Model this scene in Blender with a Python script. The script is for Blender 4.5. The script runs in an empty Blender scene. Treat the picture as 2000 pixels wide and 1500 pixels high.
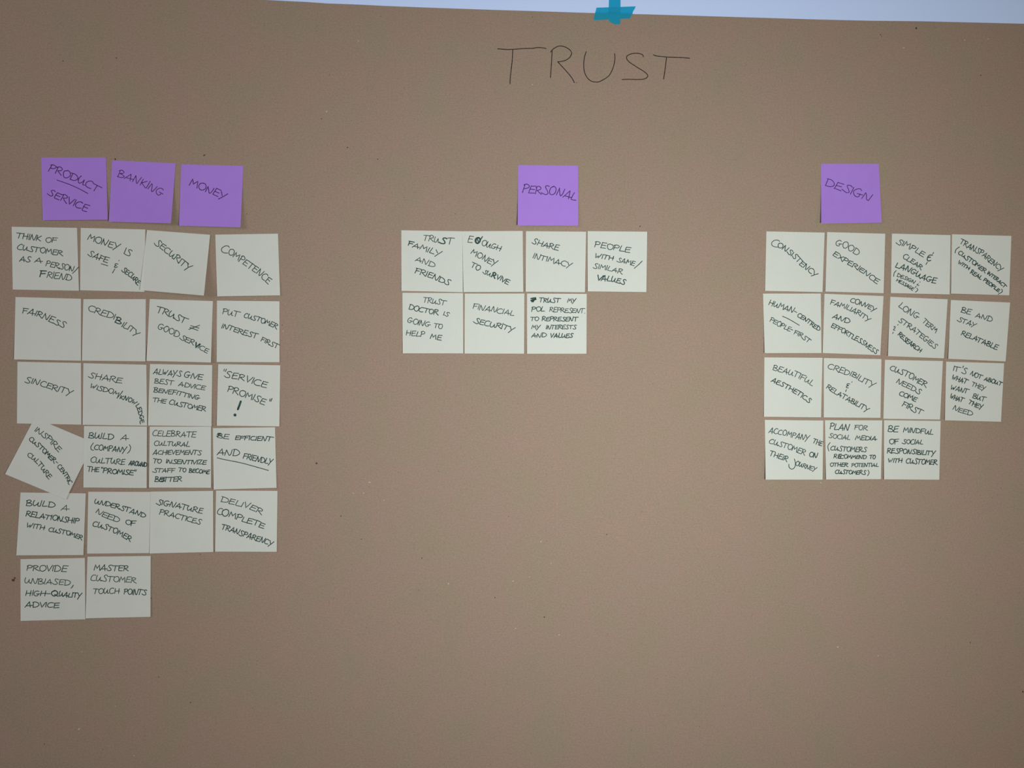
import bpy, math, random
from mathutils import Vector, Matrix

random.seed(7)
sc = bpy.context.scene
col = sc.collection

# ------------------------------------------------------------------ camera
W, H, F = 2000.0, 1500.0, 1500.0          # frame in pixels, focal length in pixels (27 mm on 36 mm)
YAW = math.radians(3.5)
CAM = Vector((-0.059, -0.9645, 1.45))
FWD = Vector((math.sin(YAW), math.cos(YAW), 0))
RGT = Vector((math.cos(YAW), -math.sin(YAW), 0))
UP = Vector((0, 0, 1))
cd = bpy.data.cameras.new('camera'); cam = bpy.data.objects.new('camera', cd); col.objects.link(cam)
cd.sensor_width = 36; cd.lens = 36 * F / W; cd.clip_start = 0.01
cam.matrix_world = Matrix.Translation(CAM) @ Matrix((RGT, UP, -FWD)).transposed().to_4x4()
sc.camera = cam

# ------------------------------------------------------------------ world, lights, exposure
w = bpy.data.worlds.new('world'); sc.world = w; w.use_nodes = True
w.node_tree.nodes['Background'].inputs[0].default_value = (0.93, 0.96, 1.0, 1)
w.node_tree.nodes['Background'].inputs[1].default_value = 0.03

def aim(o, tgt):
    o.rotation_euler = (Vector(tgt) - o.location).to_track_quat('-Z', 'Y').to_euler()

def area(name, loc, tgt, size, energy, color):
    d = bpy.data.lights.new(name, 'AREA'); o = bpy.data.objects.new(name, d); col.objects.link(o)
    d.shape = 'DISK'; d.size = size; d.energy = energy; d.color = color
    o.location = loc; aim(o, tgt)
area('vignette_fill_light', (0.17, -0.84, 1.42), (0.17, 0, 1.42), 0.16, 7.8, (0.93, 1.0, 0.96))      # added light close to the board: its falloff imitates lens vignetting
area('left_fill_light', (-1.6, -1.2, 1.8), (-0.3, 0, 1.6), 0.8, 9.2, (1.0, 0.93, 0.96))  # added fill, no known lamp: evens out brightness on the left
area('cool_fill_light', (-1.3, -2.6, 2.3), (-0.2, 0, 1.6), 1.5, 5.0, (0.85, 1.0, 0.95))  # added cool fill from the upper left, stands for no known window
area('warm_fill_light', (1.5, -2.2, 1.1), (0.5, 0, 1.35), 0.6, 6.5, (1.0, 0.60, 0.36))  # added fill that warms the right side, no such lamp known

vs = sc.view_settings
vs.view_transform = 'Standard'; vs.look = 'None'; vs.gamma = 1; vs.use_curve_mapping = False
vs.exposure = 0.0

# ------------------------------------------------------------------ helpers
def ray(px, py):
    return FWD + RGT * ((px - W / 2) / F) - UP * ((py - H / 2) / F)
def onto(px, py, off):
    """the point of the wall plane, off metres in front of it, seen at px, py"""
    r = ray(px, py)
    return CAM + r * ((-off - CAM.y) / r.y)

def nodes(name, rough=0.9):
    m = bpy.data.materials.new(name); m.use_nodes = True
    nt = m.node_tree; b = nt.nodes['Principled BSDF']
    b.inputs['Roughness'].default_value = rough
    b.inputs['Specular IOR Level'].default_value = 0.15
    return m, nt, b
def N(nt, kind, **kw):
    n = nt.nodes.new(kind)
    for k, v in kw.items():
        if k.startswith('_'): setattr(n, k[1:], v)
        else: n.inputs[k].default_value = v
    return n
def coords(nt, scale):
    tc = N(nt, 'ShaderNodeTexCoord'); mp = N(nt, 'ShaderNodeMapping')
    mp.inputs['Scale'].default_value = scale
    nt.links.new(tc.outputs['Object'], mp.inputs['Vector'])
    return mp.outputs['Vector']
def mixc(nt, fac, a, b, blend='MIX'):
    n = N(nt, 'ShaderNodeMix', _data_type='RGBA', _blend_type=blend)
    for sock, v in ((0, fac), (6, a), (7, b)):
        if hasattr(v, 'node'): nt.links.new(v, n.inputs[sock])
        else: n.inputs[sock].default_value = v
    return n.outputs[2]
def maprange(nt, v, a, b, c, d):
    n = N(nt, 'ShaderNodeMapRange'); nt.links.new(v, n.inputs[0])
    for i, x in enumerate((a, b, c, d)): n.inputs[i + 1].default_value = x
    return n.outputs[0]
def noise(nt, vec, scale, detail=3, rough=0.6):
    n = N(nt, 'ShaderNodeTexNoise', Scale=scale, Detail=detail, Roughness=rough)
    nt.links.new(vec, n.inputs['Vector']); return n
def math_(nt, op, a, b):
    n = N(nt, 'ShaderNodeMath', _operation=op)
    for i, v in enumerate((a, b)):
        if hasattr(v, 'node'): nt.links.new(v, n.inputs[i])
        else: n.inputs[i].default_value = v
    return n.outputs[0]

# ------------------------------------------------------------------ materials
def kraft_material():
    m, nt, b = nodes('kraft_paper', 0.85)
    base = (0.262, 0.199, 0.156, 1)
    v = coords(nt, (1, 1, 1))
    mot = noise(nt, v, 16, 2, 0.55)                              # cloudy fibre tone, slightly pink / olive
    c = mixc(nt, maprange(nt, mot.outputs['Fac'], 0.38, 0.62, 0, 1), (0.290, 0.203, 0.162, 1), (0.270, 0.209, 0.155, 1))
    fine = noise(nt, coords(nt, (430, 430, 640)), 1, 3, 0.7)      # machine direction fibres
    f2 = maprange(nt, fine.outputs['Fac'], 0.25, 0.75, 0.83, 1.17)
    cmb = N(nt, 'ShaderNodeCombineColor')
    for i in range(3): nt.links.new(f2, cmb.inputs[i])
    c = mixc(nt, 1.0, c, cmb.outputs[0], 'MULTIPLY')
    # faint horizontal ribs of machine-glazed paper
    rib = noise(nt, coords(nt, (70, 70, 1150)), 1, 2, 0.6)
    c = mixc(nt, maprange(nt, rib.outputs['Fac'], 0.42, 0.68, 0, 0.11), c, (0.14, 0.10, 0.075, 1))
    # light and dark flecks
    for sc_, thr, keep, colr, sq in ((55, 0.030, 0.72, (0.46, 0.37, 0.31, 1), 1.0), (45, 0.034, 0.72, (0.075, 0.05, 0.04, 1), 1.0),
                                 (150, 0.10, 0.70, (0.34, 0.27, 0.215, 1), 0.8), (140, 0.11, 0.62, (0.17, 0.125, 0.095, 1), 1.0)):
        vo = N(nt, 'ShaderNodeTexVoronoi', Scale=sc_); nt.links.new(coords(nt, (sq, 1, 1)), vo.inputs['Vector'])
        near = maprange(nt, vo.outputs['Distance'], thr * 0.5, thr, 1, 0)
        sep = N(nt, 'ShaderNodeSeparateColor'); nt.links.new(vo.outputs['Color'], sep.inputs[0])
        pick = maprange(nt, sep.outputs[0], keep, keep + 0.2, 0, 0.8)
        c = mixc(nt, math_(nt, 'MULTIPLY', near, pick), c, colr)
    nt.links.new(c, b.inputs['Base Color'])
    bp = N(nt, 'ShaderNodeBump', Strength=0.12, Distance=0.0003)
    nt.links.new(fine.outputs['Fac'], bp.inputs['Height']); nt.links.new(bp.outputs[0], b.inputs['Normal'])
    return m

def note_material(name, ca, cb, see):
    m, nt, b = nodes(name, 0.8)
    n1 = noise(nt, coords(nt, (1, 1, 1)), 45, 3, 0.6)
    c = mixc(nt, maprange(nt, n1.outputs['Fac'], 0.35, 0.65, 0, 1), ca, cb)
    n2 = noise(nt, coords(nt, (1, 1, 1)), 900, 2, 0.6)
    c = mixc(nt, maprange(nt, n2.outputs['Fac'], 0.3, 0.7, 0, 0.10), c, tuple(x * 0.6 for x in ca[:3]) + (1,))
    nt.links.new(c, b.inputs['Base Color'])
    bp = N(nt, 'ShaderNodeBump', Strength=0.08, Distance=0.0002)
    nt.links.new(n2.outputs['Fac'], bp.inputs['Height']); nt.links.new(bp.outputs[0], b.inputs['Normal'])
    tr = N(nt, 'ShaderNodeBsdfTransparent'); mx = N(nt, 'ShaderNodeMixShader', Fac=see)   # thin sheet lets a little of what is behind show
    nt.links.new(b.outputs[0], mx.inputs[1]); nt.links.new(tr.outputs[0], mx.inputs[2])
    nt.links.new(mx.outputs[0], nt.nodes['Material Output'].inputs['Surface'])
    return m

def ink_material(name, c):
    m, nt, b = nodes(name, 0.6)
    n1 = noise(nt, coords(nt, (1, 1, 1)), 260, 2, 0.5)
    k = mixc(nt, maprange(nt, n1.outputs['Fac'], 0.35, 0.65, 0, 1), c, tuple(min(1, x * 2.2 + 0.006) for x in c[:3]) + (1,))
    nt.links.new(k, b.inputs['Base Color'])
    return m

def tape_material():
    m, nt, b = nodes('teal_masking_tape', 0.55)
    n1 = noise(nt, coords(nt, (1, 1, 3)), 120, 3, 0.6)
    c = mixc(nt, n1.outputs['Fac'], (0.018, 0.335, 0.56, 1), (0.024, 0.385, 0.60, 1))
    nt.links.new(c, b.inputs['Base Color'])
    tr = N(nt, 'ShaderNodeBsdfTransparent'); mx = N(nt, 'ShaderNodeMixShader', Fac=0.38)
    tr.inputs[0].default_value = (0.22, 0.88, 1.0, 1)
    nt.links.new(b.outputs[0], mx.inputs[1]); nt.links.new(tr.outputs[0], mx.inputs[2])
    nt.links.new(mx.outputs[0], nt.nodes['Material Output'].inputs['Surface'])
    return m

def plain_material(name, c, c2, scale, rough):
    m, nt, b = nodes(name, rough)
    n1 = noise(nt, coords(nt, (1, 1, 1)), scale, 4, 0.6)
    nt.links.new(mixc(nt, n1.outputs['Fac'], c, c2), b.inputs['Base Color'])
    bp = N(nt, 'ShaderNodeBump', Strength=0.1, Distance=0.001)
    nt.links.new(n1.outputs['Fac'], bp.inputs['Height']); nt.links.new(bp.outputs[0], b.inputs['Normal'])
    return m

M_KRAFT = kraft_material()
M_CREAM = note_material('cream_note_paper', (0.612, 0.632, 0.590, 1), (0.624, 0.640, 0.606, 1), 0.14)
M_PURPLE = note_material('purple_note_paper', (0.355, 0.190, 0.640, 1), (0.365, 0.197, 0.655, 1), 0.03)
M_INK = ink_material('dark_green_black_ink', (0.010, 0.029, 0.028, 1))
M_INKP = ink_material('ink_on_purple', (0.030, 0.008, 0.060, 1))
M_INKK = ink_material('ink_on_kraft', (0.014, 0.011, 0.010, 1))
M_TAPE = tape_material()
M_WALL = plain_material('pale_blue_white_wall', (0.51, 0.63, 0.93, 1), (0.53, 0.648, 0.945, 1), 60, 0.9)
M_FLOOR = plain_material('grey_floor', (0.20, 0.19, 0.18, 1), (0.26, 0.25, 0.23, 1), 8, 0.6)
M_FLECKD = plain_material('dark_fleck', (0.05, 0.035, 0.03, 1), (0.08, 0.06, 0.05, 1), 300, 0.9)
M_FLECKL = plain_material('light_fleck', (0.42, 0.345, 0.29, 1), (0.47, 0.39, 0.33, 1), 300, 0.9)

def mesh_obj(name, vs_, fs, mat, parent=None, smooth=False, origin=None):
    me = bpy.data.meshes.new(name)
    o0 = origin or Vector((0, 0, 0))
    me.from_pydata([tuple(Vector(v) - o0) for v in vs_], [], fs); me.materials.append(mat)
    if smooth: me.polygons.foreach_set('use_smooth', [True] * len(fs))
    me.update()
    o = bpy.data.objects.new(name, me); col.objects.link(o)
    if parent is not None: o.parent = parent
    else: o.location = o0
    return o

def box(name, lo_, hi_, mat):
    x0, y0, z0 = lo_; x1, y1, z1 = hi_
    v = [(x0, y0, z0), (x1, y0, z0), (x1, y1, z0), (x0, y1, z0), (x0, y0, z1), (x1, y0, z1), (x1, y1, z1), (x0, y1, z1)]
    f = [(0, 3, 2, 1), (4, 5, 6, 7), (0, 1, 5, 4), (1, 2, 6, 5), (2, 3, 7, 6), (3, 0, 4, 7)]
    o = mesh_obj(name, v, f, mat); o['kind'] = 'structure'; return o

# ------------------------------------------------------------------ setting
box('wall_back', (-2.6, 0.0, 0.0), (2.6, 0.12, 2.7), M_WALL)
box('floor', (-2.6, -3.2, -0.1), (2.6, 0.12, 0.0), M_FLOOR)

# ------------------------------------------------------------------ big sheet of kraft paper
KO = 0.0006                                 # front face of the kraft sheet, metres in front of the wall
EDGE = [(-420, -52), (0, -24), (400, -6), (560, 2), (600, 4), (640, 6.8), (700, 9), (760, 12), (860, 15.8), (960, 19.2), (1060, 22.3),
        (1160, 25.6), (1270, 28.3), (1400, 32.2), (1600, 38.2), (1700, 40.6), (1800, 41.6), (1900, 44), (2000, 46.5), (2420, 62)]
def edge_y(x):
    for (a, b), (c, d) in zip(EDGE, EDGE[1:]):
        if a <= x <= c: return b + (d - b) * (x - a) / (c - a)
    return EDGE[-1][1]
xs = sorted(set([p[0] for p in EDGE] + list(range(-400, 2420, 100))))
vs_, fs = [], []
for x in xs:
    y0 = edge_y(x)
    for k in range(9):
        y = y0 + (2000 - y0) * (k / 8.0)
        vs_.append(onto(x, y, KO))
n = len(vs_)
for v in list(vs_): vs_.append(v + Vector((0, 0.0003, 0)))
for i in range(len(xs) - 1):
    for k in range(8):
        a = i * 9 + k; b = a + 9
        fs.append((a, a + 1, b + 1, b)); fs.append((n + a, n + b, n + b + 1, n + a + 1))
    a = i * 9; fs.append((a, a + 9, n + a + 9, n + a)); a += 8; fs.append((a, n + a, n + a + 9, a + 9))
for k in range(8):
    a = k; fs.append((a, n + a, n + a + 1, a + 1)); a = (len(xs) - 1) * 9 + k; fs.append((a, a + 1, n + a + 1, n + a))
kraft = mesh_obj('kraft_paper', vs_, fs, M_KRAFT, origin=onto(1200, 800, KO))
kraft['label'] = 'large sheet of brown kraft paper on the wall headed TRUST in black pen'
kraft['category'] = 'paper sheet'

# ------------------------------------------------------------------ handwriting
G = {
 'A': (.80, ['l 0,-.02 .46,1 .66,-.02', 'l .10,.28 .82,.34']),
 'B': (.70, ['l .13,.95 .05,.02', 's 0,.90 .30,1.03 .56,.84 .44,.62 .20,.50 .52,.42 .70,.20 .46,.0 .02,.04']),
 'C': (.72, ['s .70,.88 .50,1 .20,.86 .02,.48 .10,.12 .38,0 .72,.10']),
 'D': (.78, ['l .13,.94 .08,.02', 's 0,.94 .36,.96 .70,.72 .78,.38 .50,.06 .04,.0']),
 'E': (.62, ['l .66,.98 .12,.93', 's .12,.93 .07,.45 .05,.03 .22,.0 .62,.03', 'l .08,.50 .56,.55']),
 'F': (.62, ['l .12,.90 .04,-.02', 'l 0,.92 .68,.99', 'l .08,.48 .56,.54']),
 'G': (.80, ['s .66,.90 .44,1 .16,.82 .02,.44 .14,.08 .40,0 .56,.14 .60,.42', 'l .36,.40 .84,.44']),
 'H': (.76, ['l .12,1 .03,0', 'l .70,1 .62,-.02', 'l .05,.46 .76,.50']),
 'I': (.14, ['l .12,1 .03,0']),
 'K': (.66, ['l .12,1 .04,0', 'l .62,.96 .10,.42 .68,-.02']),
 'L': (.58, ['s .18,1 .10,.45 .04,.06 .22,.02 .60,.06']),
 'M': (.88, ['l .02,0 .16,1 .42,.38 .74,.96 .84,-.02']),
 'N': (.76, ['l .02,0 .13,.97', 's .13,.97 .30,.50 .46,.08 .56,.06 .66,.40 .76,1.02']),
 'O': (.74, ['s .42,1 .14,.84 .02,.44 .18,.06 .46,0 .72,.34 .70,.78 .44,1 .28,.95']),
 'P': (.64, ['l .13,.94 .04,-.02', 's 0,.86 .26,1.03 .58,.92 .60,.68 .40,.52 .12,.48']),
 'Q': (.78, ['s .42,1 .14,.84 .02,.44 .18,.06 .46,0 .72,.34 .70,.78 .44,1 .28,.95', 'l .42,.26 .86,-.10']),
 'R': (.70, ['l .12,.90 .03,-.02', 's 0,.84 .26,1.03 .56,.90 .54,.66 .36,.52 .18,.46', 'l .18,.46 .72,-.02']),
 'S': (.68, ['s .70,.90 .52,1.02 .30,.94 .24,.74 .44,.46 .58,.20 .44,.0 .20,.0 -.04,.14']),
 'T': (.74, ['l -.04,.92 .40,.96 .86,.95', 'l .38,.95 .30,-.02']),
 'U': (.74, ['s .10,1 .01,.50 .10,.05 .30,.06 .50,.45 .56,.70', 's .56,.70 .56,.20 .64,.02 .78,.06']),
 'V': (.60, ['l 0,.96 .26,0 .64,1.02']),
 'W': (.92, ['l .04,1 .12,.04 .44,.62 .50,.04 .92,1.04']),
 'X': (.66, ['l .05,.95 .66,0', 'l .64,1 0,0']),
 'Y': (.70, ['l .02,.96 .30,.42', 'l .76,1.02 .40,.40 .06,-.30']),
 'Z': (.62, ['l .02,.92 .62,.96 .02,.04 .66,.02']),
 '-': (.44, ['l .04,.44 .42,.47']),
}
G2 = {
 'E': (.64, ['l .14,.95 .02,.02', 'l .10,.94 .68,.98', 'l .06,.50 .58,.52', 'l 0,.0 .64,.04']),
 'S': (.70, ['s .74,.86 .60,1.0 .38,.98 .30,.78 .52,.44 .62,.14 .46,-.04 .16,.02 -.10,.16']),
 'T': (.74, ['l -.06,.98 .36,.95 .96,.90', 'l .38,.95 .26,-.02']),
 'R': (.70, ['l .14,.94 .02,-.04', 's .02,.86 .30,1.0 .62,.86 .50,.62 .22,.48', 's .22,.48 .42,.24 .80,-.04']),
 'A': (.80, ['l -.04,-.04 .50,1.02', 'l .50,1.02 .62,-.06', 'l .14,.24 .90,.30']),
 'O': (.74, ['s .36,1 .08,.80 .04,.36 .26,.02 .54,.04 .76,.44 .66,.90 .36,1.02']),
 'N': (.76, ['l .0,-.02 .17,.98', 's .17,.98 .28,.60 .40,.16 .52,.0 .64,.24 .82,1.0']),
}
GAP = 0.085
def parse(st):
    k, *p = st.split()
    return k, [tuple(float(q) for q in x.split(',')) for x in p]
GL = {k: (v[0], [parse(s) for s in v[1]]) for k, v in G.items()}
GL2 = dict(GL); GL2.update({k: (v[0], [parse(s) for s in v[1]]) for k, v in G2.items()})

def catmull(p, n=5):
    if len(p) < 3: return list(p)
    q = [p[0]] + list(p) + [p[-1]]; out = []
    for i in range(1, len(q) - 2):
        a, b, c, d = q[i - 1], q[i], q[i + 1], q[i + 2]
        for j in range(n):
            t = j / n
            out.append(tuple(0.5 * (2 * b[e] + (c[e] - a[e]) * t + (2 * a[e] - 5 * b[e] + 4 * c[e] - d[e]) * t * t
                                    + (3 * b[e] - a[e] - 3 * c[e] + d[e]) * t ** 3) for e in (0, 1)))
    out.append(tuple(p[-1])); return out

def arc(path):
    path = catmull(path, 8) if len(path) > 2 else list(path)
    s = [0.0]
    for a, b in zip(path, path[1:]): s.append(s[-1] + math.hypot(b[0] - a[0], b[1] - a[1]))
    return path, s
def at_arc(path, s, t):
    for i in range(len(s) - 1):
        if t <= s[i + 1] or i == len(s) - 2:
            k = (t - s[i]) / max(1e-6, s[i + 1] - s[i])
            a, b = path[i], path[i + 1]
            return (a[0] + (b[0] - a[0]) * k, a[1] + (b[1] - a[1]) * k), math.atan2(b[1] - a[1], b[0] - a[0])

def word(text, path, h, wt=1.0, lean=0.09):
    """strokes, in the crop's coordinates (y down), of a word written along a baseline"""
    rnd = random.Random(text + str(path[0]))
    ws = [GL[c][0] for c in text]
    wt = wt * rnd.uniform(0.90, 1.08)
    tot = sum(ws) + GAP * (len(text) - 1)
    pth, s = arc(path); L = s[-1]; k = L / tot; x = 0; out = []
    for c, w_ in zip(text, ws):
        # tangent averaged over the letter
        (bx, by), _ = at_arc(pth, s, min(L, (x + w_ / 2) * k))
        p0, _ = at_arc(pth, s, max(0, x * k - 0.25 * h)); p1, _ = at_arc(pth, s, min(L, (x + w_) * k + 0.25 * h))
        th = math.atan2(p1[1] - p0[1], p1[0] - p0[0]) + rnd.gauss(0, 0.035)
        hh = h * (1 + rnd.gauss(0, 0.05)); dy = rnd.gauss(0, 0.025) * h
        for kind, pts in (GL if rnd.random() < 0.5 else GL2)[c][1]:
            q = []
            for (gx, gy) in pts:
                gx += rnd.gauss(0, 0.018); gy += rnd.gauss(0, 0.018)
                u = (gx - w_ / 2) * k + gy * hh * (lean - 0.28 * max(0.0, th)); v = gy * hh + dy
                q.append((bx + u * math.cos(th) + v * math.sin(th), by + u * math.sin(th) - v * math.cos(th)))
            if kind == 's': q = catmull(q, 5)
            out.append((q, wt))
        x += w_ + GAP
    return out

def densify(p, step):
    out = [p[0]]
    for a, b in zip(p, p[1:]):
        d = math.hypot(b[0] - a[0], b[1] - a[1]); n = max(1, int(d / step))
        for j in range(1, n + 1): out.append((a[0] + (b[0] - a[0]) * j / n, a[1] + (b[1] - a[1]) * j / n))
    return out

def ribbons(strokes, width, place):
    """strokes = [(px points, weight)]; returns vertices and faces of thin ink films"""
    V, Fc = [], []
    for si, (p, wt) in enumerate(strokes):
        q = [p[0]]
        for x in p[1:]:
            if math.hypot(x[0] - q[-1][0], x[1] - q[-1][1]) > 0.15: q.append(x)
        if len(q) < 2: q = [p[0], (p[0][0] + 0.6, p[0][1] + 0.3)]
        q = densify(q, 3.0); base = len(V); n = len(q)
        d0 = math.hypot(q[1][0] - q[0][0], q[1][1] - q[0][1]) or 1
        rows = []
        for i, (x, y) in enumerate(q):
            a = q[max(0, i - 1)]; b = q[min(n - 1, i + 1)]
            dx, dy = b[0] - a[0], b[1] - a[1]; l = math.hypot(dx, dy) or 1
            nx, ny = -dy / l, dx / l
            hw = width * wt * 0.5
            if 0 < i < n - 1:       # widen at corners
                e1 = (q[i][0] - a[0], q[i][1] - a[1]); e2 = (b[0] - q[i][0], b[1] - q[i][1])
                cs = (e1[0] * e2[0] + e1[1] * e2[1]) / ((math.hypot(*e1) * math.hypot(*e2)) or 1)
                hw2 = hw / max(0.62, math.sqrt(max(0.0, (1 + cs) / 2)))
            else: hw2 = hw
            rows.append((x, y, nx, ny, hw2, dx / l, dy / l))
        x, y, nx, ny, hw, tx, ty = rows[0]; cap0 = (x - tx * hw * 0.8, y - ty * hw * 0.8, nx, ny, hw * 0.45, tx, ty)
        x, y, nx, ny, hw, tx, ty = rows[-1]; cap1 = (x + tx * hw * 0.8, y + ty * hw * 0.8, nx, ny, hw * 0.45, tx, ty)
        rows = [cap0] + rows + [cap1]
        lift = 0.00006 + 0.000003 * (si % 12)
        for (x, y, nx, ny, hw, tx, ty) in rows:
            V.append(place(x + nx * hw, y + ny * hw, lift)); V.append(place(x - nx * hw, y - ny * hw, lift))
        for i in range(len(rows) - 1):
            a = base + 2 * i; Fc.append((a, a + 1, a + 3, a + 2))
    return V, Fc

# ------------------------------------------------------------------ sticky notes
CROPS = {  # close-up views the notes were measured in: origin and scale against the 2000 x 1500 frame
 'P': (60, 290, 4.5454), 'A': (10, 430, 7.1429), 'B': (270, 430, 6.8966), 'C': (10, 570, 7.1429), 'D': (270, 570, 6.8966),
 'E': (10, 695, 7.1429), 'F': (270, 695, 6.8966), 'G': (0, 810, 6.8966), 'H': (270, 820, 6.8966), 'I': (10, 950, 7.1429),
 'J': (270, 945, 6.8966), 'K': (20, 1075, 6.8966), 'T': (950, 70, 4.7619), 'L': (770, 440, 7.6923), 'M': (1015, 440, 7.6923),
 'N': (770, 565, 7.6923), 'O': (1015, 565, 7.6923), 'Q': (990, 310, 10.7143), 'R': (1580, 310, 10.7143), 'S': (1480, 440, 7.6923),
 'U': (1730, 440, 7.6923), 'V': (1480, 565, 7.6923), 'W': (1720, 570, 7.4074), 'X': (1480, 690, 7.6923), 'Y': (1720, 695, 7.6923),
 'Z': (1480, 810, 7.6923), 'AA': (1700, 810, 10.7143)}
INK_W = 1.52     # pen line width in frame pixels
NOTES = []
def note(crop, corners, lifts, items, label, group, z=0.0003, purple=False, under=None):
    NOTES.append((crop, corners, lifts, items, label, group, z, purple, under))

LG = 'cream sticky notes in the left cluster'; MG = 'cream sticky notes in the middle cluster'; RG = 'cream sticky notes in the right cluster'
PG = 'purple heading notes'
w_ = lambda t, p, h, wt=1.0: ('w', t, p, h, wt)
l_ = lambda p, wt=1.0: ('l', p, wt)
s_ = lambda p, wt=1.0: ('s', p, wt)
c_ = lambda t, p, h, wt=1.0: ('c', t, p, h, wt)     # continues the word before it

# purple headings
note('P', [(92,80),(668,80),(682,632),(106,637)], (1.0,2.0), [
  w_('PRODUCT', [(155,198),(400,294),(598,392)], 62), w_('SERVICE', [(148,408),(300,478),(500,562)], 60)],
  'purple note reading PRODUCT SERVICE, leftmost of the headings', PG, purple=True, under=[(232,280),(340,318),(430,358),(508,400)])
note('P', [(722,105),(1287,132),(1245,664),(692,650)], (1.5,5.0), [w_('BANKING', [(768,250),(940,310),(1160,428)], 64)],
  'purple note reading BANKING, tilted and curling, between two other purple notes', PG, purple=True)
note('P', [(1335,140),(1888,155),(1862,700),(1316,686)], (1.5,4.0), [w_('MONEY', [(1405,325),(1560,388),(1725,455)], 62)],
  'purple note reading MONEY, right of the BANKING note', PG, purple=True)
note('Q', [(235,130),(1490,145),(1490,1398),(225,1395)], (4.0,2.5), [w_('PERSONAL', [(325,705),(650,735),(900,745),(1080,780),(1280,838),(1440,878)], 170)],
  'purple note reading PERSONAL, standing over the middle cluster', PG, purple=True)
note('R', [(250,105),(1462,105),(1520,1335),(255,1355)], (5.5,2.5), [w_('DESIGN', [(335,552),(560,625),(800,712),(1000,790),(1280,895)], 155)],
  'purple note reading DESIGN, standing over the right cluster', PG, purple=True)

# left cluster
note('A', [(92,92),(1003,108),(1030,985),(106,968)], (0.5,0.7), [
  w_('THINK', [(160,252),(495,290)], 78), w_('OF', [(560,305),(715,316)], 68), w_('CUSTOMER', [(165,410),(480,450),(795,495)], 70),
  w_('AS', [(200,576),(355,585)], 76), w_('A', [(410,590),(515,600)], 68), w_('PERSON', [(565,632),(800,688),(955,715)], 76),
  l_([(1022,655),(985,700),(940,742)]), w_('F', [(478,792),(560,800)], 92, 1.5), c_('RIEND', [(580,796),(720,812),(915,852)], 84)],
  'cream note reading THINK OF CUSTOMER AS A PERSON/FRIEND', LG)
note('A', [(1055,108),(1955,130),(1945,1000),(1045,978)], (0.5,0.3), [
  w_('MONEY', [(1145,272),(1330,335),(1480,385),(1580,418)], 84), l_([(1692,385),(1660,462)]), w_('S', [(1665,478),(1750,496)], 82),
  w_('SAFE', [(1155,482),(1290,552),(1425,600)], 78), l_([(1340,608),(1385,622),(1432,637)]), l_([(1590,560),(1585,568)]),
  s_([(1575,614),(1545,606),(1533,622),(1550,633),(1528,642),(1526,656),(1545,662),(1567,650)]), l_([(1530,680),(1512,712),(1497,738)]),
  w_('SECURE', [(1625,715),(1720,775),(1790,838),(1850,912)], 66, 1.1)],
  'cream note reading MONEY IS SAFE & SECURE, partly covered by the SECURITY note', LG)
note('B', [(118,133),(968,197),(884,1016),(22,942)], (1.5,8.0), [
  w_('SECURITY', [(215,325),(320,395),(460,512),(590,618),(690,685)], 80)],
  'cream note reading SECURITY, tilted and curling, in the top row', LG, z=0.0011)
note('B', [(1038,195),(1882,182),(1910,1012),(1062,1026)], (1.5,1.2), [
  w_('C', [(1110,420),(1205,452)], 105), c_('OMPETENCE', [(1205,450),(1290,505),(1430,605),(1600,725),(1755,862)], 84)],
  'cream note reading COMPETENCE, right end of the top row', LG)
note('C', [(145,72),(1058,97),(1058,962),(124,943)], (1.8,0.8), [
  w_('FAIRNESS', [(238,292),(420,335),(560,388),(700,452),(825,500)], 78)], 'cream note reading FAIRNESS', LG)
note('C', [(1092,102),(1962,102),(1958,970),(1070,960)], (0.8,0.8), [
  w_('CREDI', [(1155,252),(1320,318),(1525,385)], 82), c_('B', [(1528,420),(1612,452)], 84, 1.4), c_('ILITY', [(1622,485),(1720,538),(1840,632)], 76)],
  'cream note reading only CREDIBILITY, in the left cluster', LG)
note('D', [(155,97),(1005,125),(978,952),(110,930)], (2.0,2.5), [
  w_('TRUST', [(240,275),(420,332),(560,398),(640,424)], 78), l_([(705,455),(820,490)]), l_([(695,480),(805,520)]), l_([(680,507),(750,480),(828,450)]),
  w_('GOOD', [(258,495),(400,552),(540,612)], 76), w_('SER', [(562,632),(650,678),(745,718)], 64), c_('V', [(755,738),(800,760)], 68, 1.7),
  c_('ICE', [(800,758),(860,795),(930,832)], 62)],
  'cream note reading TRUST \u2260 GOOD SERVICE', LG)
note('D', [(1060,118),(1902,128),(1902,948),(1056,945)], (0.8,0.8), [
  w_('PUT', [(1130,292),(1240,318),(1350,336)], 76), w_('CUSTOMER', [(1418,345),(1600,395),(1740,445),(1860,500)], 64),
  w_('INTEREST', [(1120,485),(1320,545),(1480,600),(1595,632)], 66), w_('FIRST', [(1648,662),(1760,715),(1875,768)], 60)],
  'cream note reading PUT CUSTOMER INTEREST FIRST', LG)
note('E', [(172,83),(1058,100),(1062,960),(165,943)], (0.15,0.3), [
  w_('SINCERITY', [(275,375),(450,405),(620,465),(780,508),(925,560)], 78)], 'cream note reading SINCERITY, overlapped below by a tilted note', LG)
note('E', [(1092,102),(1970,125),(1980,975),(1082,962)], (0.7,0.7), [
  w_('SHARE', [(1162,298),(1350,338),(1620,385)], 76), w_('WISDOM', [(1185,450),(1360,495),(1480,525),(1575,572)], 62, 1.05),
  l_([(1642,490),(1605,540),(1558,592)]), w_('KNOWLEDGE', [(1600,602),(1710,632),(1810,690),(1850,760),(1872,850),(1888,950)], 56, 1.05)],
  'cream note reading SHARE WISDOM/KNOWLEDGE with letters bending down its right edge', LG)
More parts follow.
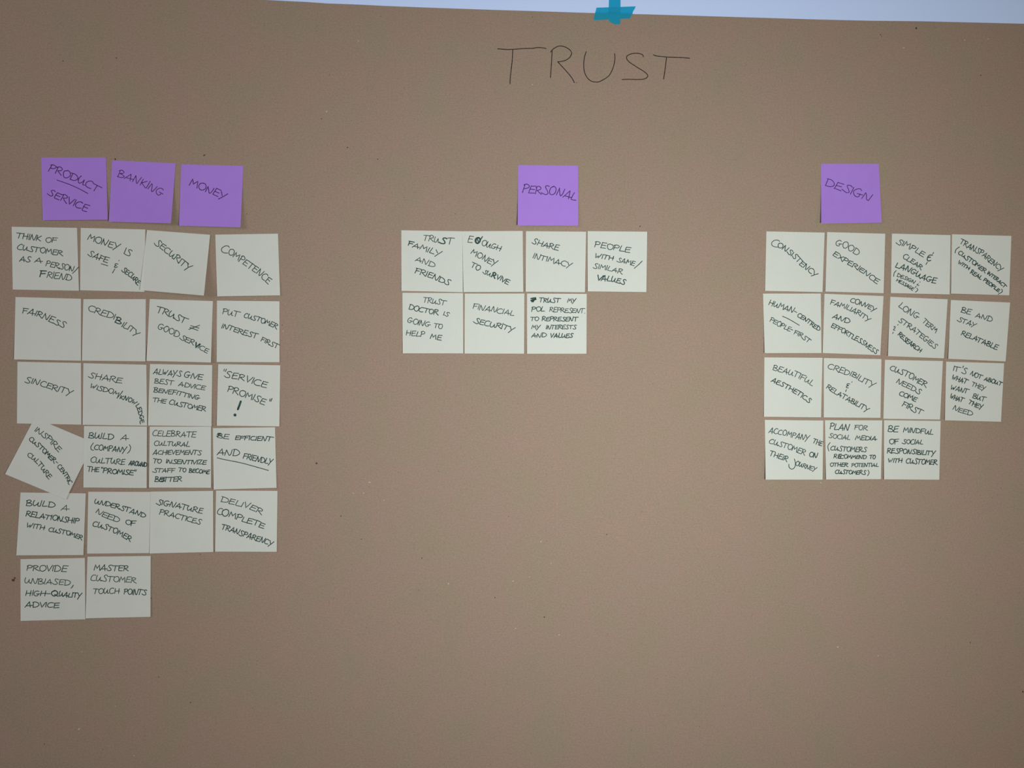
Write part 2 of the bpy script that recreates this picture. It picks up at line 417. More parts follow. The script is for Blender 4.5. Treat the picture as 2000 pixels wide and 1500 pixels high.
note('F', [(158,110),(997,125),(986,950),(130,938)], (0.8,0.7), [
  w_('ALWAYS', [(205,242),(400,262),(575,278)], 70), w_('GIVE', [(615,280),(740,305),(860,325)], 72), w_('BEST', [(215,367),(470,395)], 62),
  w_('ADVICE', [(540,404),(895,465)], 60), w_('BENEFITTING', [(205,487),(500,525),(820,594)], 56), w_('THE', [(195,618),(370,640)], 56),
  w_('CUSTOMER', [(415,650),(650,702),(905,752)], 62)], 'cream note reading ALWAYS GIVE BEST ADVICE BENEFITTING THE CUSTOMER', LG, z=0.0006)
note('F', [(1078,112),(1912,128),(1900,950),(1056,940)], (1.8,1.0), [
  l_([(1162,177),(1152,206)]), l_([(1190,178),(1172,212)]), w_('SERVICE', [(1160,285),(1400,332),(1560,385),(1725,432)], 80),
  w_('PROMISE', [(1195,482),(1400,545),(1560,602),(1700,662)], 80), l_([(1776,580),(1771,610)], 1.2), l_([(1802,575),(1786,612)], 1.2),
  ('mark', [(1382,612),(1362,668),(1341,722)], 2.3), ('dot', (1303,797), 20)],
  'cream note reading "SERVICE PROMISE" with a thick exclamation mark', LG)
note('G', [(468,40),(1262,375),(885,1140),(68,800)], (1.0,0.6), [
  w_('INSPIRE', [(462,218),(600,315),(700,408),(790,508)], 70), w_('CUSTOMER', [(385,345),(440,385),(510,440),(580,512),(670,600),(728,648)], 58, 1.1),
  l_([(755,632),(778,652)]), c_('CENTRIC', [(770,705),(810,750),(875,840),(930,948)], 54, 1.1), w_('CULTURE', [(365,552),(480,645),(560,742),(658,872)], 62, 1.05)],
  'cream note reading INSPIRE CUSTOMER-CENTRIC CULTURE, strongly rotated and overlapping its neighbours', LG, z=0.0010)
note('G', [(1130,152),(1978,160),(1975,988),(1122,980)], (0.4,0.6), [
  w_('BUILD', [(1190,312),(1530,335)], 74), w_('A', [(1630,335),(1718,345)], 72), s_([(1258,380),(1225,430),(1230,470),(1262,478)]),
  w_('COMPANY', [(1268,470),(1480,490),(1695,505)], 68), s_([(1742,402),(1760,440),(1745,490),(1715,520)]),
  w_('CULTURE', [(1220,645),(1450,655),(1680,670)], 72), w_('AROUND', [(1735,675),(1850,688),(1975,698)], 56, 1.15), w_('THE', [(1178,765),(1330,772)], 62, 1.1),
  l_([(1366,705),(1370,724)]), l_([(1384,704),(1381,722)]), w_('PROMISE', [(1385,785),(1600,800),(1790,815)], 66, 1.1), l_([(1820,738),(1816,758)]), l_([(1838,740),(1828,764)])],
  'cream note reading BUILD A (COMPANY) CULTURE AROUND THE "PROMISE"', LG, z=0.0014)
note('H', [(155,92),(980,92),(980,915),(144,912)], (0.7,0.7), [
  w_('CELEBRATE', [(190,217),(480,222),(772,235)], 72), w_('CULTURAL', [(212,345),(450,350),(690,358)], 60), w_('ACHIEVEMENTS', [(200,465),(850,472)], 60, 1.05),
  w_('TO', [(200,582),(310,585)], 55, 1.05), w_('INSENTIVIZE', [(370,582),(640,595),(915,602)], 56, 1.05), w_('STAFF', [(200,707),(490,710)], 55, 1.05),
  w_('TO', [(542,700),(640,702)], 54, 1.05), w_('BECOME', [(683,708),(820,716),(958,730)], 52, 1.05), w_('BETTER', [(220,835),(400,832),(585,830)], 64),
  l_([(300,795),(352,792)], 1.5), l_([(305,828),(352,822)], 1.6), l_([(345,785),(345,826)], 1.2)],
  'cream note reading CELEBRATE CULTURAL ACHIEVEMENTS TO INSENTIVIZE STAFF TO BECOME BETTER', LG)
note('H', [(1006,112),(1842,100),(1862,915),(1015,938)], (2.2,1.2), [
  w_('BE', [(1060,242),(1215,262)], 62), l_([(1055,222),(1090,212),(1122,215)], 1.2), l_([(1065,195),(1110,190)], 1.6), w_('EFFICIENT', [(1305,268),(1560,276),(1800,290)], 56),
  w_('AND', [(1062,465),(1200,478),(1360,490)], 84), w_('FRIENDLY', [(1410,515),(1600,562),(1800,602)], 74)],
  'cream note reading BE EFFICIENT AND FRIENDLY, the last words underlined', LG, under=[(1063,510),(1150,533),(1350,572),(1500,610),(1755,682)])
note('I', [(215,85),(1125,98),(1092,958),(155,962)], (1.0,0.7), [
  w_('BUILD', [(290,267),(490,278),(690,298)], 78), w_('A', [(785,325),(880,338)], 82), w_('RELATIONSHIP', [(285,414),(640,468),(1025,522)], 72, 1.1),
  w_('WITH', [(300,572),(550,605)], 62, 1.1), w_('CUSTOMER', [(605,627),(860,675),(1070,750)], 60, 1.15)],
  'cream note reading BUILD A RELATIONSHIP WITH CUSTOMER', LG)
note('I', [(1160,75),(2029,77),(2012,930),(1143,938)], (0.5,0.3), [
  w_('UNDERSTAND', [(1245,237),(1430,275),(1620,330),(1800,385),(1950,440)], 64), w_('NEED', [(1262,370),(1440,455),(1590,497)], 72, 1.05),
  w_('OF', [(1672,522),(1740,542),(1815,552)], 68), w_('CUSTOMER', [(1218,548),(1400,602),(1560,668),(1745,775)], 72, 1.05)],
  'cream note reading UNDERSTAND NEED OF CUSTOMER', LG)
note('J', [(165,105),(1008,95),(1010,918),(152,938)], (0.9,0.7), [
  w_('SIGNATURE', [(245,275),(440,308),(600,345),(760,380),(862,402)], 72), w_('PRACTICES', [(283,410),(440,445),(640,500),(840,545)], 68)],
  'cream note reading SIGNATURE PRACTICES', LG, z=0.0009)
note('J', [(1048,90),(1875,95),(1865,915),(1035,913)], (0.8,0.8), [
  w_('DELIVER', [(1108,235),(1300,285),(1480,335),(1665,415)], 74), w_('C', [(1058,402),(1125,415)], 88), c_('O', [(1118,428),(1205,440)], 88, 1.25),
  c_('MPLETE', [(1215,445),(1400,505),(1560,555),(1685,605)], 72, 1.1), w_('TRANSPARENCY', [(1115,607),(1260,650),(1440,718),(1600,768),(1800,842)], 70, 1.1)],
  'cream note reading DELIVER COMPLETE TRANSPARENCY', LG)
note('K', [(138,118),(1005,102),(1012,928),(138,950)], (0.9,0.3), [
  w_('PROVIDE', [(218,272),(500,280),(760,288)], 76), w_('UNBIASED', [(192,442),(500,455),(810,468)], 70), l_([(850,468),(836,492),(818,510)], 1.1),
  w_('HIGH-', [(205,608),(380,612),(535,612)], 66), c_('Q', [(548,612),(640,616)], 66, 1.3), c_('UALITY', [(655,615),(800,628),(955,642)], 62, 1.05), w_('ADVICE', [(200,764),(430,765),(655,772)], 68, 1.05)],
  'cream note reading PROVIDE UNBIASED, HIGH-QUALITY ADVICE', LG)
note('K', [(1040,85),(1892,75),(1888,895),(1014,915)], (0.9,0.8), [
  w_('MASTER', [(1125,268),(1590,275)], 74), w_('CUSTOMER', [(1082,412),(1400,420),(1690,440)], 74), w_('TOUCH', [(1112,582),(1470,582)], 72),
  w_('POINTS', [(1530,590),(1830,600)], 70)], 'cream note reading MASTER CUSTOMER TOUCH POINTS', LG, z=0.0009)

# middle cluster
note('L', [(107,75),(1022,90),(1030,1005),(107,985)], (1.4,1.0), [
  w_('TRU', [(428,228),(550,245),(672,262)], 88, .9), c_('S', [(682,268),(768,275)], 92, 1.45), c_('T', [(785,278),(880,288)], 92),
  w_('F', [(202,300),(275,322)], 78, 1.35), c_('AMILY', [(270,328),(400,370),(540,420),(690,468)], 80), w_('AND', [(312,532),(450,582),(600,632)], 76),
  w_('FRIENDS', [(308,714),(480,770),(640,828),(825,905)], 82, 1.1)], 'cream note reading TRUST FAMILY AND FRIENDS', MG)
note('L', [(1022,90),(1930,85),(1938,1000),(1040,1003)], (1.5,1.2), [
  w_('E', [(1102,250),(1172,258)], 92, .9), c_('O', [(1212,262),(1278,270)], 80, 2.0), l_([(1225,250),(1240,185),(1270,262),(1325,170)], 1.4),
  c_('OUGH', [(1308,298),(1440,340),(1595,392)], 80), w_('MONEY', [(1148,422),(1290,500),(1430,575),(1530,612)], 82), w_('TO', [(1148,630),(1280,682)], 78),
  w_('SU', [(1330,715),(1400,748),(1440,768)], 64, 1.1), c_('R', [(1455,775),(1510,805)], 72, 1.6), c_('VIVE', [(1530,805),(1610,842),(1708,895)], 70, 1.1)],
  'cream note reading ENOUGH MONEY TO SURVIVE with overwritten letters', MG)
note('M', [(95,88),(997,97),(980,1005),(88,997)], (1.8,1.0), [
  w_('SHARE', [(185,275),(350,322),(578,380)], 84), w_('INTIMACY', [(195,495),(420,548),(600,592),(770,640)], 78)],
  'cream note reading SHARE INTIMACY', MG)
note('M', [(1022,88),(1915,97),(1903,1003),(1022,992)], (1.6,1.2), [
  w_('PEOPLE', [(1122,322),(1400,368),(1655,412)], 82), w_('WITH', [(1130,492),(1410,525)], 66), w_('SAME', [(1462,545),(1600,578),(1720,608)], 66),
  l_([(1842,537),(1790,588),(1722,648)]), w_('SIMILAR', [(1103,648),(1300,672),(1535,735)], 72), w_('V', [(1155,828),(1235,835)], 80, 1.4), c_('ALUES', [(1225,828),(1390,845),(1575,892)], 74, 1.1)],
  'cream note reading PEOPLE WITH SAME/SIMILAR VALUES', MG)
note('N', [(123,53),(1033,58),(1037,963),(128,962)], (1.2,0.9), [
  w_('TRUST', [(430,190),(600,215),(765,242)], 76, .9), w_('DOCTOR', [(215,298),(430,345),(655,384)], 74), w_('IS', [(735,392),(815,410)], 60),
  w_('GOING', [(192,490),(350,532),(535,565)], 76), w_('TO', [(595,582),(718,595)], 68), w_('HELP', [(175,692),(455,712)], 72), w_('ME', [(535,742),(705,765)], 74)],
  'cream note reading TRUST DOCTOR IS GOING TO HELP ME', MG)
note('N', [(1060,65),(1955,65),(1950,967),(1055,965)], (1.2,0.9), [
  w_('FINANCIAL', [(1180,290),(1440,335),(1640,372),(1795,400)], 78), w_('SECURITY', [(1195,502),(1440,562),(1640,602),(1790,650)], 76)],
  'cream note reading FINANCIAL SECURITY', MG)
note('O', [(110,65),(1007,70),(1003,968),(110,968)], (1.2,0.9), [
  l_([(168,140),(240,128)], 1.8), l_([(168,168),(245,150)], 1.8), l_([(178,185),(242,145)], 1.5), l_([(205,128),(190,190)], 1.5), l_([(235,130),(205,190)], 1.3),
  w_('TRUST', [(292,195),(600,198)], 64), w_('MY', [(715,198),(840,200)], 62), w_('POL', [(175,335),(372,332)], 68), w_('REPRESENT', [(445,335),(700,350),(965,355)], 66), ('dot', (978,358), 6),
  w_('TO', [(165,470),(280,472)], 54), w_('REPRESENT', [(335,474),(600,477),(868,480)], 62), w_('MY', [(178,596),(305,598)], 60), w_('INTERESTS', [(395,596),(850,596)], 58),
  w_('AND', [(175,722),(400,716)], 60, 1.1), w_('VALUES', [(460,728),(800,725)], 64, 1.1)],
  'cream note reading TRUST MY POL REPRESENT. TO REPRESENT MY INTERESTS AND VALUES', MG)

# right cluster
note('S', [(130,92),(1005,110),(972,1003),(110,985)], (1.2,1.2), [
  w_('C', [(195,305),(300,340)], 118, .9), c_('ONSISTENCY', [(290,325),(370,362),(500,458),(640,600),(780,715),(860,790)], 78)],
  'cream note reading CONSISTENCY', RG)
note('S', [(1043,102),(1915,127),(1890,1020),(1015,995)], (2.2,1.2), [
  w_('GOOD', [(1165,302),(1330,352),(1500,458)], 88, .95), w_('EXPERIENCE', [(1128,450),(1300,562),(1450,642),(1600,738),(1795,888)], 74)],
  'cream note reading GOOD EXPERIENCE', RG)
note('U', [(93,125),(973,148),(960,1038),(75,1018)], (1.2,1.4), [
  w_('SIMPLE', [(158,272),(330,345),(440,405),(562,478)], 82), s_([(702,450),(655,450),(632,480),(675,480),(632,482),(622,515),(640,535),(678,528)], 1.25),
  l_([(720,408),(704,432)]), l_([(625,553),(604,590)]), w_('CLEAR', [(252,495),(380,565),(525,668)], 72, 1.05), w_('LANGUAGE', [(140,628),(300,682),(440,757),(600,830),(750,875)], 80, 1.05),
  s_([(158,680),(128,715),(118,768)]), w_('DESIGN', [(165,768),(300,820),(430,882)], 50), l_([(516,848),(512,858)], .9), s_([(490,878),(468,893),(478,900),(500,905)], .9),
  l_([(455,916),(442,938)], .9), w_('MESSAGE', [(155,838),(290,912),(405,982)], 44), s_([(468,945),(480,975),(445,1005)])],
  'cream note reading SIMPLE & CLEAR LANGUAGE (DESIGN & MESSAGE)', RG)
note('U', [(995,135),(1887,160),(1855,1052),(980,1025)], (2.2,1.2), [
  w_('TRANSPARENCY', [(1105,275),(1260,355),(1420,445),(1560,562),(1735,700)], 76), s_([(1108,325),(1055,365),(1042,418)]),
  w_('CUSTOMER', [(1082,425),(1230,530),(1370,632),(1490,718)], 64, 1.1), w_('INTERACT', [(1522,730),(1650,822),(1785,945)], 50, 1.1),
  w_('WITH', [(1085,575),(1250,672)], 52, 1.1), w_('REAL', [(1265,722),(1430,818)], 58, 1.1), w_('PEOPLE', [(1465,832),(1580,922),(1695,1005)], 50, 1.1), s_([(1742,958),(1750,998),(1688,1036)])],
  'cream note reading TRANSPARENCY (CUSTOMER INTERACT WITH REAL PEOPLE)', RG)
note('V', [(80,65),(947,65),(957,958),(103,958)], (4.0,1.0), [
  w_('HUMAN', [(160,232),(330,288),(530,355)], 82, .95), l_([(548,326),(587,350)]), w_('CENTRED', [(590,415),(700,472),(800,545),(918,628)], 62),
  w_('PEOPLE', [(178,478),(340,570),(488,632)], 66), l_([(500,602),(526,613)]), w_('FIRST', [(540,672),(640,718),(770,812)], 64)],
  'cream note reading HUMAN-CENTRED PEOPLE-FIRST with a short line between the words', RG, under=[(370,405),(470,450),(625,542)])
note('V', [(1003,68),(1890,102),(1840,990),(975,957)], (1.6,1.5), [
  w_('CONVEY', [(1385,190),(1530,238),(1680,302),(1755,345)], 66), w_('FAMILIARITY', [(1088,218),(1300,292),(1500,385),(1670,495)], 72),
  w_('AND', [(1120,428),(1260,478),(1372,518)], 70), w_('EFFORTLESSNESS', [(1100,568),(1250,642),(1400,732),(1550,812),(1680,908),(1785,978)], 66, 1.1)],
  'cream note reading CONVEY FAMILIARITY AND EFFORTLESSNESS', RG)
note('W', [(140,72),(970,108),(915,962),(105,930)], (4.0,1.4), [
  w_('LONG', [(258,215),(370,300),(535,398)], 84), w_('TERM', [(598,440),(690,515),(798,592)], 68), w_('STRATEGIES', [(255,430),(400,525),(550,642),(660,732),(785,832)], 72, 1.05),
  w_('RESEARCH', [(248,625),(350,715),(450,792),(575,880)], 60, 1.1), l_([(255,472),(245,483)], .9), s_([(190,510),(205,500),(210,520),(185,548),(208,556)], .95), l_([(185,583),(172,606)], .9)],
  'cream note reading LONG TERM STRATEGIES & RESEARCH', RG)
note('W', [(1017,118),(1873,155),(1808,1007),(978,968)], (4.0,1.4), [
  w_('BE', [(1160,292),(1300,325)], 75), w_('AND', [(1368,368),(1480,395),(1605,438)], 70), w_('STAY', [(1112,425),(1250,470),(1365,515)], 68),
  w_('RELATABLE', [(1165,622),(1340,697),(1500,762),(1680,842)], 70, 1.05)], 'cream note reading BE AND STAY RELATABLE', RG)
note('X', [(100,62),(972,68),(950,962),(92,953)], (2.2,1.0), [
  w_('BEAUTIFUL', [(222,247),(390,297),(560,357),(700,417),(820,492)], 80), w_('AESTHETICS', [(198,427),(400,515),(580,618),(775,748)], 66, 1.05)],
  'cream note reading BEAUTIFUL AESTHETICS', RG)
note('X', [(993,72),(1858,87),(1843,970),(990,963)], (1.8,1.0), [
  w_('CREDIBILITY', [(1050,222),(1220,287),(1420,352),(1560,432),(1740,522)], 78), l_([(1417,428),(1411,436)]),
  s_([(1385,462),(1350,458),(1340,475),(1365,485),(1335,495),(1332,515),(1362,520)]), l_([(1332,546),(1320,577)]),
  w_('RELATABILITY', [(1030,522),(1160,607),(1300,692),(1440,768),(1650,888)], 70, 1.05)], 'cream note reading CREDIBILITY & RELATABILITY', RG)
note('Y', [(65,60),(935,78),(892,957),(40,945)], (1.2,1.0), [
  w_('CUSTOMER', [(135,217),(300,272),(440,337),(560,412),(675,470)], 80), w_('NEEDS', [(235,402),(400,482),(588,578)], 72),
  w_('COME', [(275,588),(400,640),(530,688)], 66, 1.1), w_('FIRST', [(318,752),(450,818),(610,888)], 76, 1.05)],
  'cream note reading CUSTOMER NEEDS COME FIRST', RG)
note('Y', [(985,88),(1855,112),(1808,990),(965,968)], (4.0,1.2), [
  w_('IT', [(1085,228),(1175,240)], 74), l_([(1244,150),(1234,180)]), c_('S', [(1222,265),(1285,275)], 76), w_('NOT', [(1345,285),(1420,322),(1512,352)], 68, 1.08),
  w_('ABOUT', [(1550,370),(1680,408),(1812,452)], 58, 1.05), w_('WHAT', [(1065,348),(1180,392),(1290,422)], 70, 1.05), w_('THEY', [(1365,448),(1480,492),(1560,522)], 68),
  w_('WANT', [(1050,505),(1180,537),(1305,567)], 70), w_('BUT', [(1375,637),(1460,662),(1565,688)], 70), w_('WHAT', [(1037,632),(1140,672),(1232,697)], 70, 1.05),
  w_('THEY', [(1312,718),(1420,768),(1530,798)], 70), w_('NEED', [(1085,807),(1220,857),(1370,902)], 68)],
  "cream note reading IT'S NOT ABOUT WHAT THEY WANT BUT WHAT THEY NEED", RG)
note('Z', [(107,78),(985,88),(973,975),(118,975)], (5.5,1.5), [
  w_('ACCOMPANY', [(165,270),(350,302),(560,352),(765,390)], 78), w_('THE', [(822,425),(960,472)], 72), w_('CUSTOMER', [(168,427),(350,482),(560,552),(705,612)], 76),
  w_('ON', [(770,628),(890,648)], 74), w_('THEIR', [(170,612),(290,648),(438,708)], 78), s_([(550,665),(566,735),(550,795),(510,818),(472,790),(468,742)]),
  c_('OURNEY', [(562,755),(720,807),(868,850)], 66)], 'cream note reading ACCOMPANY THE CUSTOMER ON THEIR JOURNEY', RG)
note('Z', [(1010,83),(1870,85),(1850,968),(1025,973)], (3.5,1.5), [
  w_('PLAN', [(1080,215),(1230,227),(1370,238)], 92), w_('FOR', [(1450,220),(1645,235)], 68), w_('SOCIAL', [(1068,347),(1385,375)], 64), w_('MEDIA', [(1465,377),(1780,385)], 66),
  s_([(1088,418),(1052,475),(1068,545)]), w_('CUSTOMERS', [(1092,530),(1350,552),(1630,558)], 70), w_('R', [(1140,655),(1190,656)], 58), c_('E', [(1205,655),(1250,656)], 56, 1.3),
  c_('COMMEND', [(1240,656),(1430,660),(1630,662)], 54), w_('TO', [(1680,662),(1765,665)], 54), w_('OTHER', [(1087,776),(1350,780)], 56), w_('POTENTIAL', [(1410,784),(1810,780)], 54),
  w_('CUSTOMERS', [(1162,886),(1400,892),(1620,898)], 58), s_([(1655,830),(1673,872),(1648,918)])],
  'cream note reading PLAN FOR SOCIAL MEDIA (CUSTOMERS RECOMMEND TO OTHER POTENTIAL CUSTOMERS)', RG)
note('AA', [(285,115),(1470,130),(1440,1360),(285,1352)], (4.0,1.5), [
  w_('BE', [(360,352),(580,365)], 125), w_('MINDFUL', [(685,358),(1000,387),(1310,415)], 98), w_('OF', [(390,615),(585,610)], 98), w_('SOCIAL', [(670,607),(1095,620)], 92),
  w_('RESPONSIBILITY', [(350,802),(700,812),(1050,835),(1350,852)], 98, 1.05), w_('WITH', [(370,1000),(665,1002)], 86), w_('CUSTOMER', [(742,1012),(1060,1032),(1390,1045)], 98, 1.05)],
  'cream note reading BE MINDFUL OF SOCIAL RESPONSIBILITY WITH CUSTOMER', RG)

def build_note(crop, corners, lifts, items, label, group, z, purple, under):
    ox, oy, s = CROPS[crop]
    tf = lambda p: (ox + p[0] / s, oy + p[1] / s)
    c = [tf(p) for p in corners]; TL, TR, BR, BL = c
    def pix(u, v):
        return ((1-v)*((1-u)*TL[0]+u*TR[0]) + v*((1-u)*BL[0]+u*BR[0]), (1-v)*((1-u)*TL[1]+u*TR[1]) + v*((1-u)*BL[1]+u*BR[1]))
    lb, rb = [q / 1000 * (1.5 if q > 0.5 else 1.0) for q in lifts]
    rnd = random.Random(label); bow = rnd.uniform(-0.0003, 0.0002)
    def off(u, v):
        uu = min(1, max(0, u)); vv = min(1, max(0, v))
        e = min(uu, 1 - uu, 1.0) * 2
        return KO + z + (lb * (1 - uu) ** 1.3 + rb * uu ** 1.3) * max(0, (vv - 0.12) / 0.88) ** 2.0 + bow * e * vv * (1 if z < 0.0005 and max(lb, rb) > 0.001 else 0)
    def inv(x, y):
        u = v = 0.5
        for _ in range(4):
            a = pix(u, v); bx = pix(u + .01, v); by = pix(u, v + .01)
            j = ((bx[0]-a[0])*100, (bx[1]-a[1])*100, (by[0]-a[0])*100, (by[1]-a[1])*100)
            dx, dy = x - a[0], y - a[1]; det = j[0]*j[3] - j[2]*j[1]
            u += (dx * j[3] - dy * j[2]) / det; v += (dy * j[0] - dx * j[1]) / det
        return u, v
    NN = 14; V, Fc = [], []
    for r in range(NN + 1):
        for q in range(NN + 1):
            u, v = q / NN, r / NN; V.append(onto(*pix(u, v), off(u, v)))
    for r in range(NN):
        for q in range(NN):
            a = r * (NN + 1) + q; Fc.append((a, a + NN + 1, a + NN + 2, a + 1))
    org = onto(*pix(.5, 0), KO + z)
    o = mesh_obj('sticky_note', V, Fc, M_PURPLE if purple else M_CREAM, smooth=True, origin=org)
    o['label'] = label; o['category'] = 'note'; o['group'] = group
    def place(x, y, lift):
        u, v = inv(x, y); return onto(x, y, off(u, v) + lift)
    ink = M_INKP if purple else M_INK
    words, loose, marks = [], [], []
    for it in items:
        if it[0] in 'wc':
            new = []
            for p, wt in word(it[1], it[2], it[3], it[4]): new.append(([tf(x) for x in p], wt))
            if it[0] == 'w' or not words: words.append([it[1], new])
            else: words[-1][0] += it[1]; words[-1][1] += new
        elif it[0] in 'ls' or it[0] == 'dot':
            if it[0] == 'dot':
                x, y = tf(it[1]); r = it[2] / s
                st = ([(x + r * 0.5 * math.cos(a * math.pi / 4), y + r * 0.5 * math.sin(a * math.pi / 4)) for a in range(9)], r / INK_W * 1.05)
            else: st = ([tf(x) for x in (catmull(it[1], 5) if it[0] == 's' else it[1])], it[2])
            (marks if it[0] == 'dot' and r > 2 else loose).append(st)
        elif it[0] == 'mark': marks.append(([tf(x) for x in it[1]], it[2] * 1.15))
    def child(name, st, lab=None):
        V, Fc = ribbons(st, INK_W, place)
        ch = mesh_obj(name, V, Fc, ink, parent=o, origin=org)
        if lab: ch['label'] = lab
    for t, st in words: child('written_word', st, 'handwritten word ' + t)
    for st in loose: child('pen_stroke', [st])
    for st, nm in zip(marks, ('exclamation_stroke', 'exclamation_dot')): child(nm, [st], 'thick black part of the exclamation mark')
    if under: child('underline', [([tf(x) for x in catmull(under, 5)], 1.0)], 'long pen stroke')

for nt_ in NOTES: build_note(*nt_)

# ------------------------------------------------------------------ heading TRUST on the kraft paper
def crop_pts(c, pts):
    ox, oy, s = CROPS[c]; return [(ox + x / s, oy + y / s) for x, y in pts]
HEAD = [
 [(105,120),(180,127),(245,126),(350,118),(430,116),(475,109),(530,112),(555,119)], [(245,128),(240,230),(230,320),(221,400),(220,445)],
 [(612,130),(605,260),(595,388)], [(598,152),(615,128),(660,100),(700,95),(745,110),(783,138),(792,165),(775,200),(735,228),(690,239),(663,241)],
 [(663,241),(740,325),(790,385),(818,435)],
 [(928,148),(912,200),(905,270),(912,335),(935,385),(970,418),(1015,430),(1060,422),(1140,370),(1180,290),(1195,215),(1192,165)],
 [(1460,195),(1450,175),(1410,163),(1360,165),(1315,182),(1303,205),(1325,240),(1390,285),(1460,328),(1495,358),(1498,382),(1465,402),(1400,406),(1320,404),(1262,407)],
 [(1553,177),(1600,190),(1700,198),(1800,201),(1890,208)], [(1675,200),(1665,290),(1648,402)]]
def kraft_place(x, y, lift): return onto(x, y, KO + lift)
V, Fc = ribbons([(catmull(crop_pts('T', p), 6), 1.0) for p in HEAD], 1.7, kraft_place)
h = mesh_obj('handwriting', V, Fc, M_INKK, parent=kraft, origin=kraft.location)
h['label'] = 'large thin heading TRUST in black pen'

# flecks in the paper that can be made out one by one
def flecks(name, pts, mat):
    V, Fc = [], []; rnd = random.Random(3)
    for x, y, r, el, ang in pts:
        b = len(V)
        for a in range(8):
            t = a * math.pi / 4; rr = r * rnd.uniform(.75, 1.2)
            ex, ey = rr * el * math.cos(t), rr * math.sin(t)
            V.append(onto(x + ex * math.cos(ang) - ey * math.sin(ang), y + ex * math.sin(ang) + ey * math.cos(ang), KO + 0.00005))
        Fc.append(tuple(range(b + 7, b - 1, -1)))
    o = mesh_obj(name, V, Fc, mat, parent=kraft, origin=kraft.location); o['kind'] = 'stuff'
flecks('dark_fleck', [(26, 1133, 3.0, 1.1, .3), (29, 1129, 1.6, 1.5, 0), (1789.5, 55, 2.0, 1, 0), (225, 311, 1.4, 1.6, 1.3), (399, 303, 1.2, 2.2, -.6), (227, 113, 1.0, 1.5, 0),
  (123, 119, .9, 1.5, 0), (1895, 1255, 1.0, 1, 0), (824, 1090, 1.2, 1, 0), (967, 1167, 1.1, 1, 0), (1063, 1205, 1.3, 1.2, 0), (993, 1009, .9, 1, 0), (1185, 1044, 1.1, 1, 0),
  (618, 905, 1.7, 1.3, 0), (666, 1008, 1.1, 1.4, 0), (679, 288, 1.4, 1, .6), (1126, 161.5, 1.0, 1, 0), (1040, 33, .9, 1, 0), (295, 1168.5, 1.2, 1.2, -.7), (482, 418, 1.0, 1, 0),
  (391, 1083, 1.0, 1, 0), (372, 1372, 1.0, 1.6, -.6), (1720, 68, 1.1, 1, 0), (1998, 1351, 1.6, 1, 0), (1722, 71, .8, 1, 0), (1250, 442, 1.2, 1, 0), (706, 1053, 1, 1, 0),
  (628, 232, 1.0, 1.2, 0), (738, 311, .9, 1.5, 0), (551, 635, 1.0, 1, 0), (87, 1453, 1.2, 1, 0), (310, 1322, 1.0, 1, 0), (82, 1264, .9, 1, 0), (1916, 147, 1.0, 1.5, -.7)], M_FLECKD)
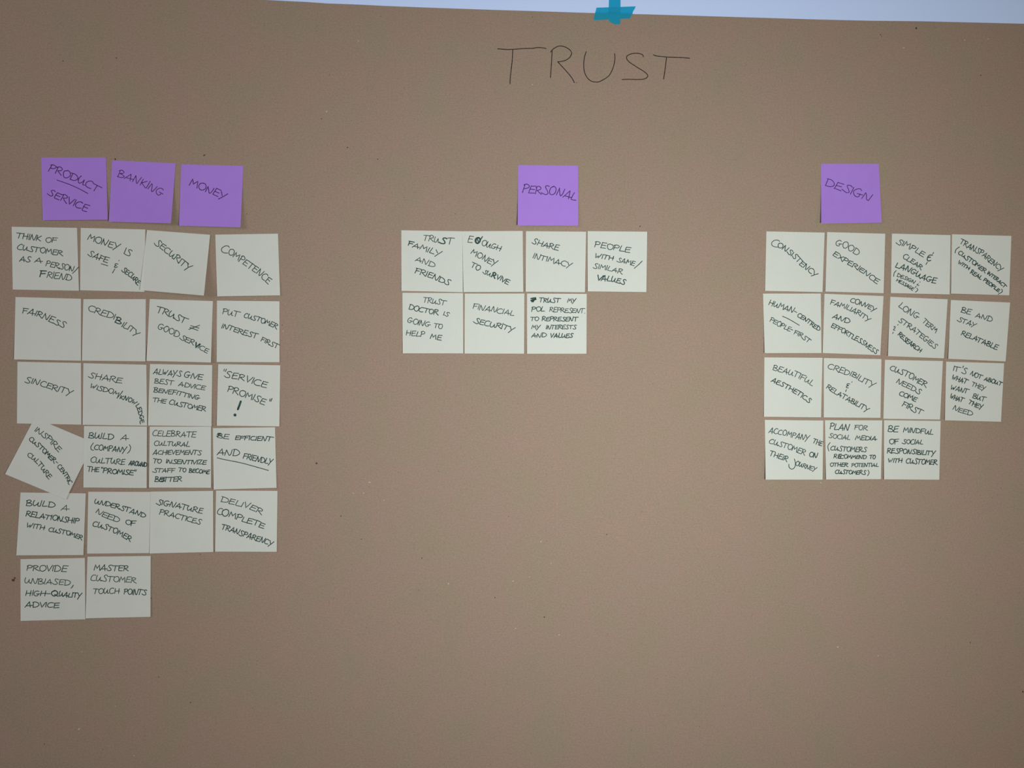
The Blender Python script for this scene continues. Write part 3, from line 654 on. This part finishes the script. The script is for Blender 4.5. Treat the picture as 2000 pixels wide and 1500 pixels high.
flecks('light_fleck', [(638, 217.5, 1.6, 1.1, 0), (876, 1140, 1.5, 1, 0), (1002, 1135, 1.1, 1.5, 0), (1056.5, 1058, 1.2, 1.3, 0), (1007, 1227, 1.1, 1.4, 0), (1034, 1127, 1.0, 1, 1),
  (1092, 1240, 1.0, 1.3, 0), (154, 1424, 1.2, 2.0, -.8), (262, 1476, 1.1, 1, 0), (1884, 78, 1.3, 1.2, 1.3), (1765, 93.5, 1.1, 1.6, 0), (1636, 1264, 1.2, 1.8, -.3), (1930, 76, 1.0, 1, 1.2),
  (700, 80, 1.2, 1, 0), (722, 942, .9, 4.0, 0), (690, 963, 1.2, 1, 0), (710, 963, 1.2, 1, 0), (750, 977, 1.1, 1, 0), (1076, 1100, .8, 2.2, 1.5), (1715, 1281, .9, 1.6, 0), (1603, 943, 1, 1.2, 0),
  (225, 1379, 1.0, 1, 0), (553, 647, 1.0, 1.5, 1.2), (160, 1273, .9, 1, 0), (1040, 165, 1.2, 1, 0), (498, 585, 1.0, 1, 0)], M_FLECKL)

# ------------------------------------------------------------------ teal tape strips holding the sheet
def tape(poly, rows, base, label):
    """strip as horizontal slices between left and right border polylines; drapes from the kraft sheet to the wall above"""
    V, Fc = [], []
    L, R = poly
    def along(P, t):
        t *= len(P) - 1; i = min(int(t), len(P) - 2); k = t - i
        return (P[i][0] + (P[i+1][0]-P[i][0])*k, P[i][1] + (P[i+1][1]-P[i][1])*k)
    nr = 10
    def off(x, y):
        d = (y - edge_y(x))            # > 0 : over the paper
        k = min(1, max(0, (d + 3) / 3)); k = k * k * (3 - 2 * k)
        return 0.0002 + (KO - 0.0001) * k + base
    for r in range(rows + 1):
        a, b = along(L, r / rows), along(R, r / rows)
        for q in range(nr + 1):
            x = a[0] + (b[0]-a[0])*q/nr; y = a[1] + (b[1]-a[1])*q/nr
            V.append(onto(x, y, off(x, y)))
    for r in range(rows):
        for q in range(nr):
            i = r * (nr + 1) + q; Fc.append((i, i + nr + 1, i + nr + 2, i + 1))
    o = mesh_obj('tape_strip', V, Fc, M_TAPE, smooth=True, origin=V[0].copy())
    o['label'] = label; o['category'] = 'tape'; o['group'] = 'teal tape strips holding the kraft paper'
tape(([(1165,15),(1163.6,21),(1161.8,27),(1160.3,32),(1159.5,36),(1160.5,39.5)], [(1241.8,12.4),(1239.5,17.5),(1236.3,22.5),(1235,28),(1232,32),(1230.8,36)]), 24, 0.00003,
  'short horizontal strip of teal tape across the top edge of the brown paper')
tape(([(1189.6,-70),(1189.5,-35),(1189.4,0),(1188.8,20),(1188.4,32),(1188.2,38),(1190,41.5),(1194,44.5),(1199,47)], [(1212.6,-70),(1212.4,-35),(1212,0),(1211.8,20),(1211.9,32),(1211.2,38),(1211.5,42),(1211.6,45.5),(1209,48)]), 48, 0.00028,
  'vertical strip of teal tape running up the wall from the brown paper')
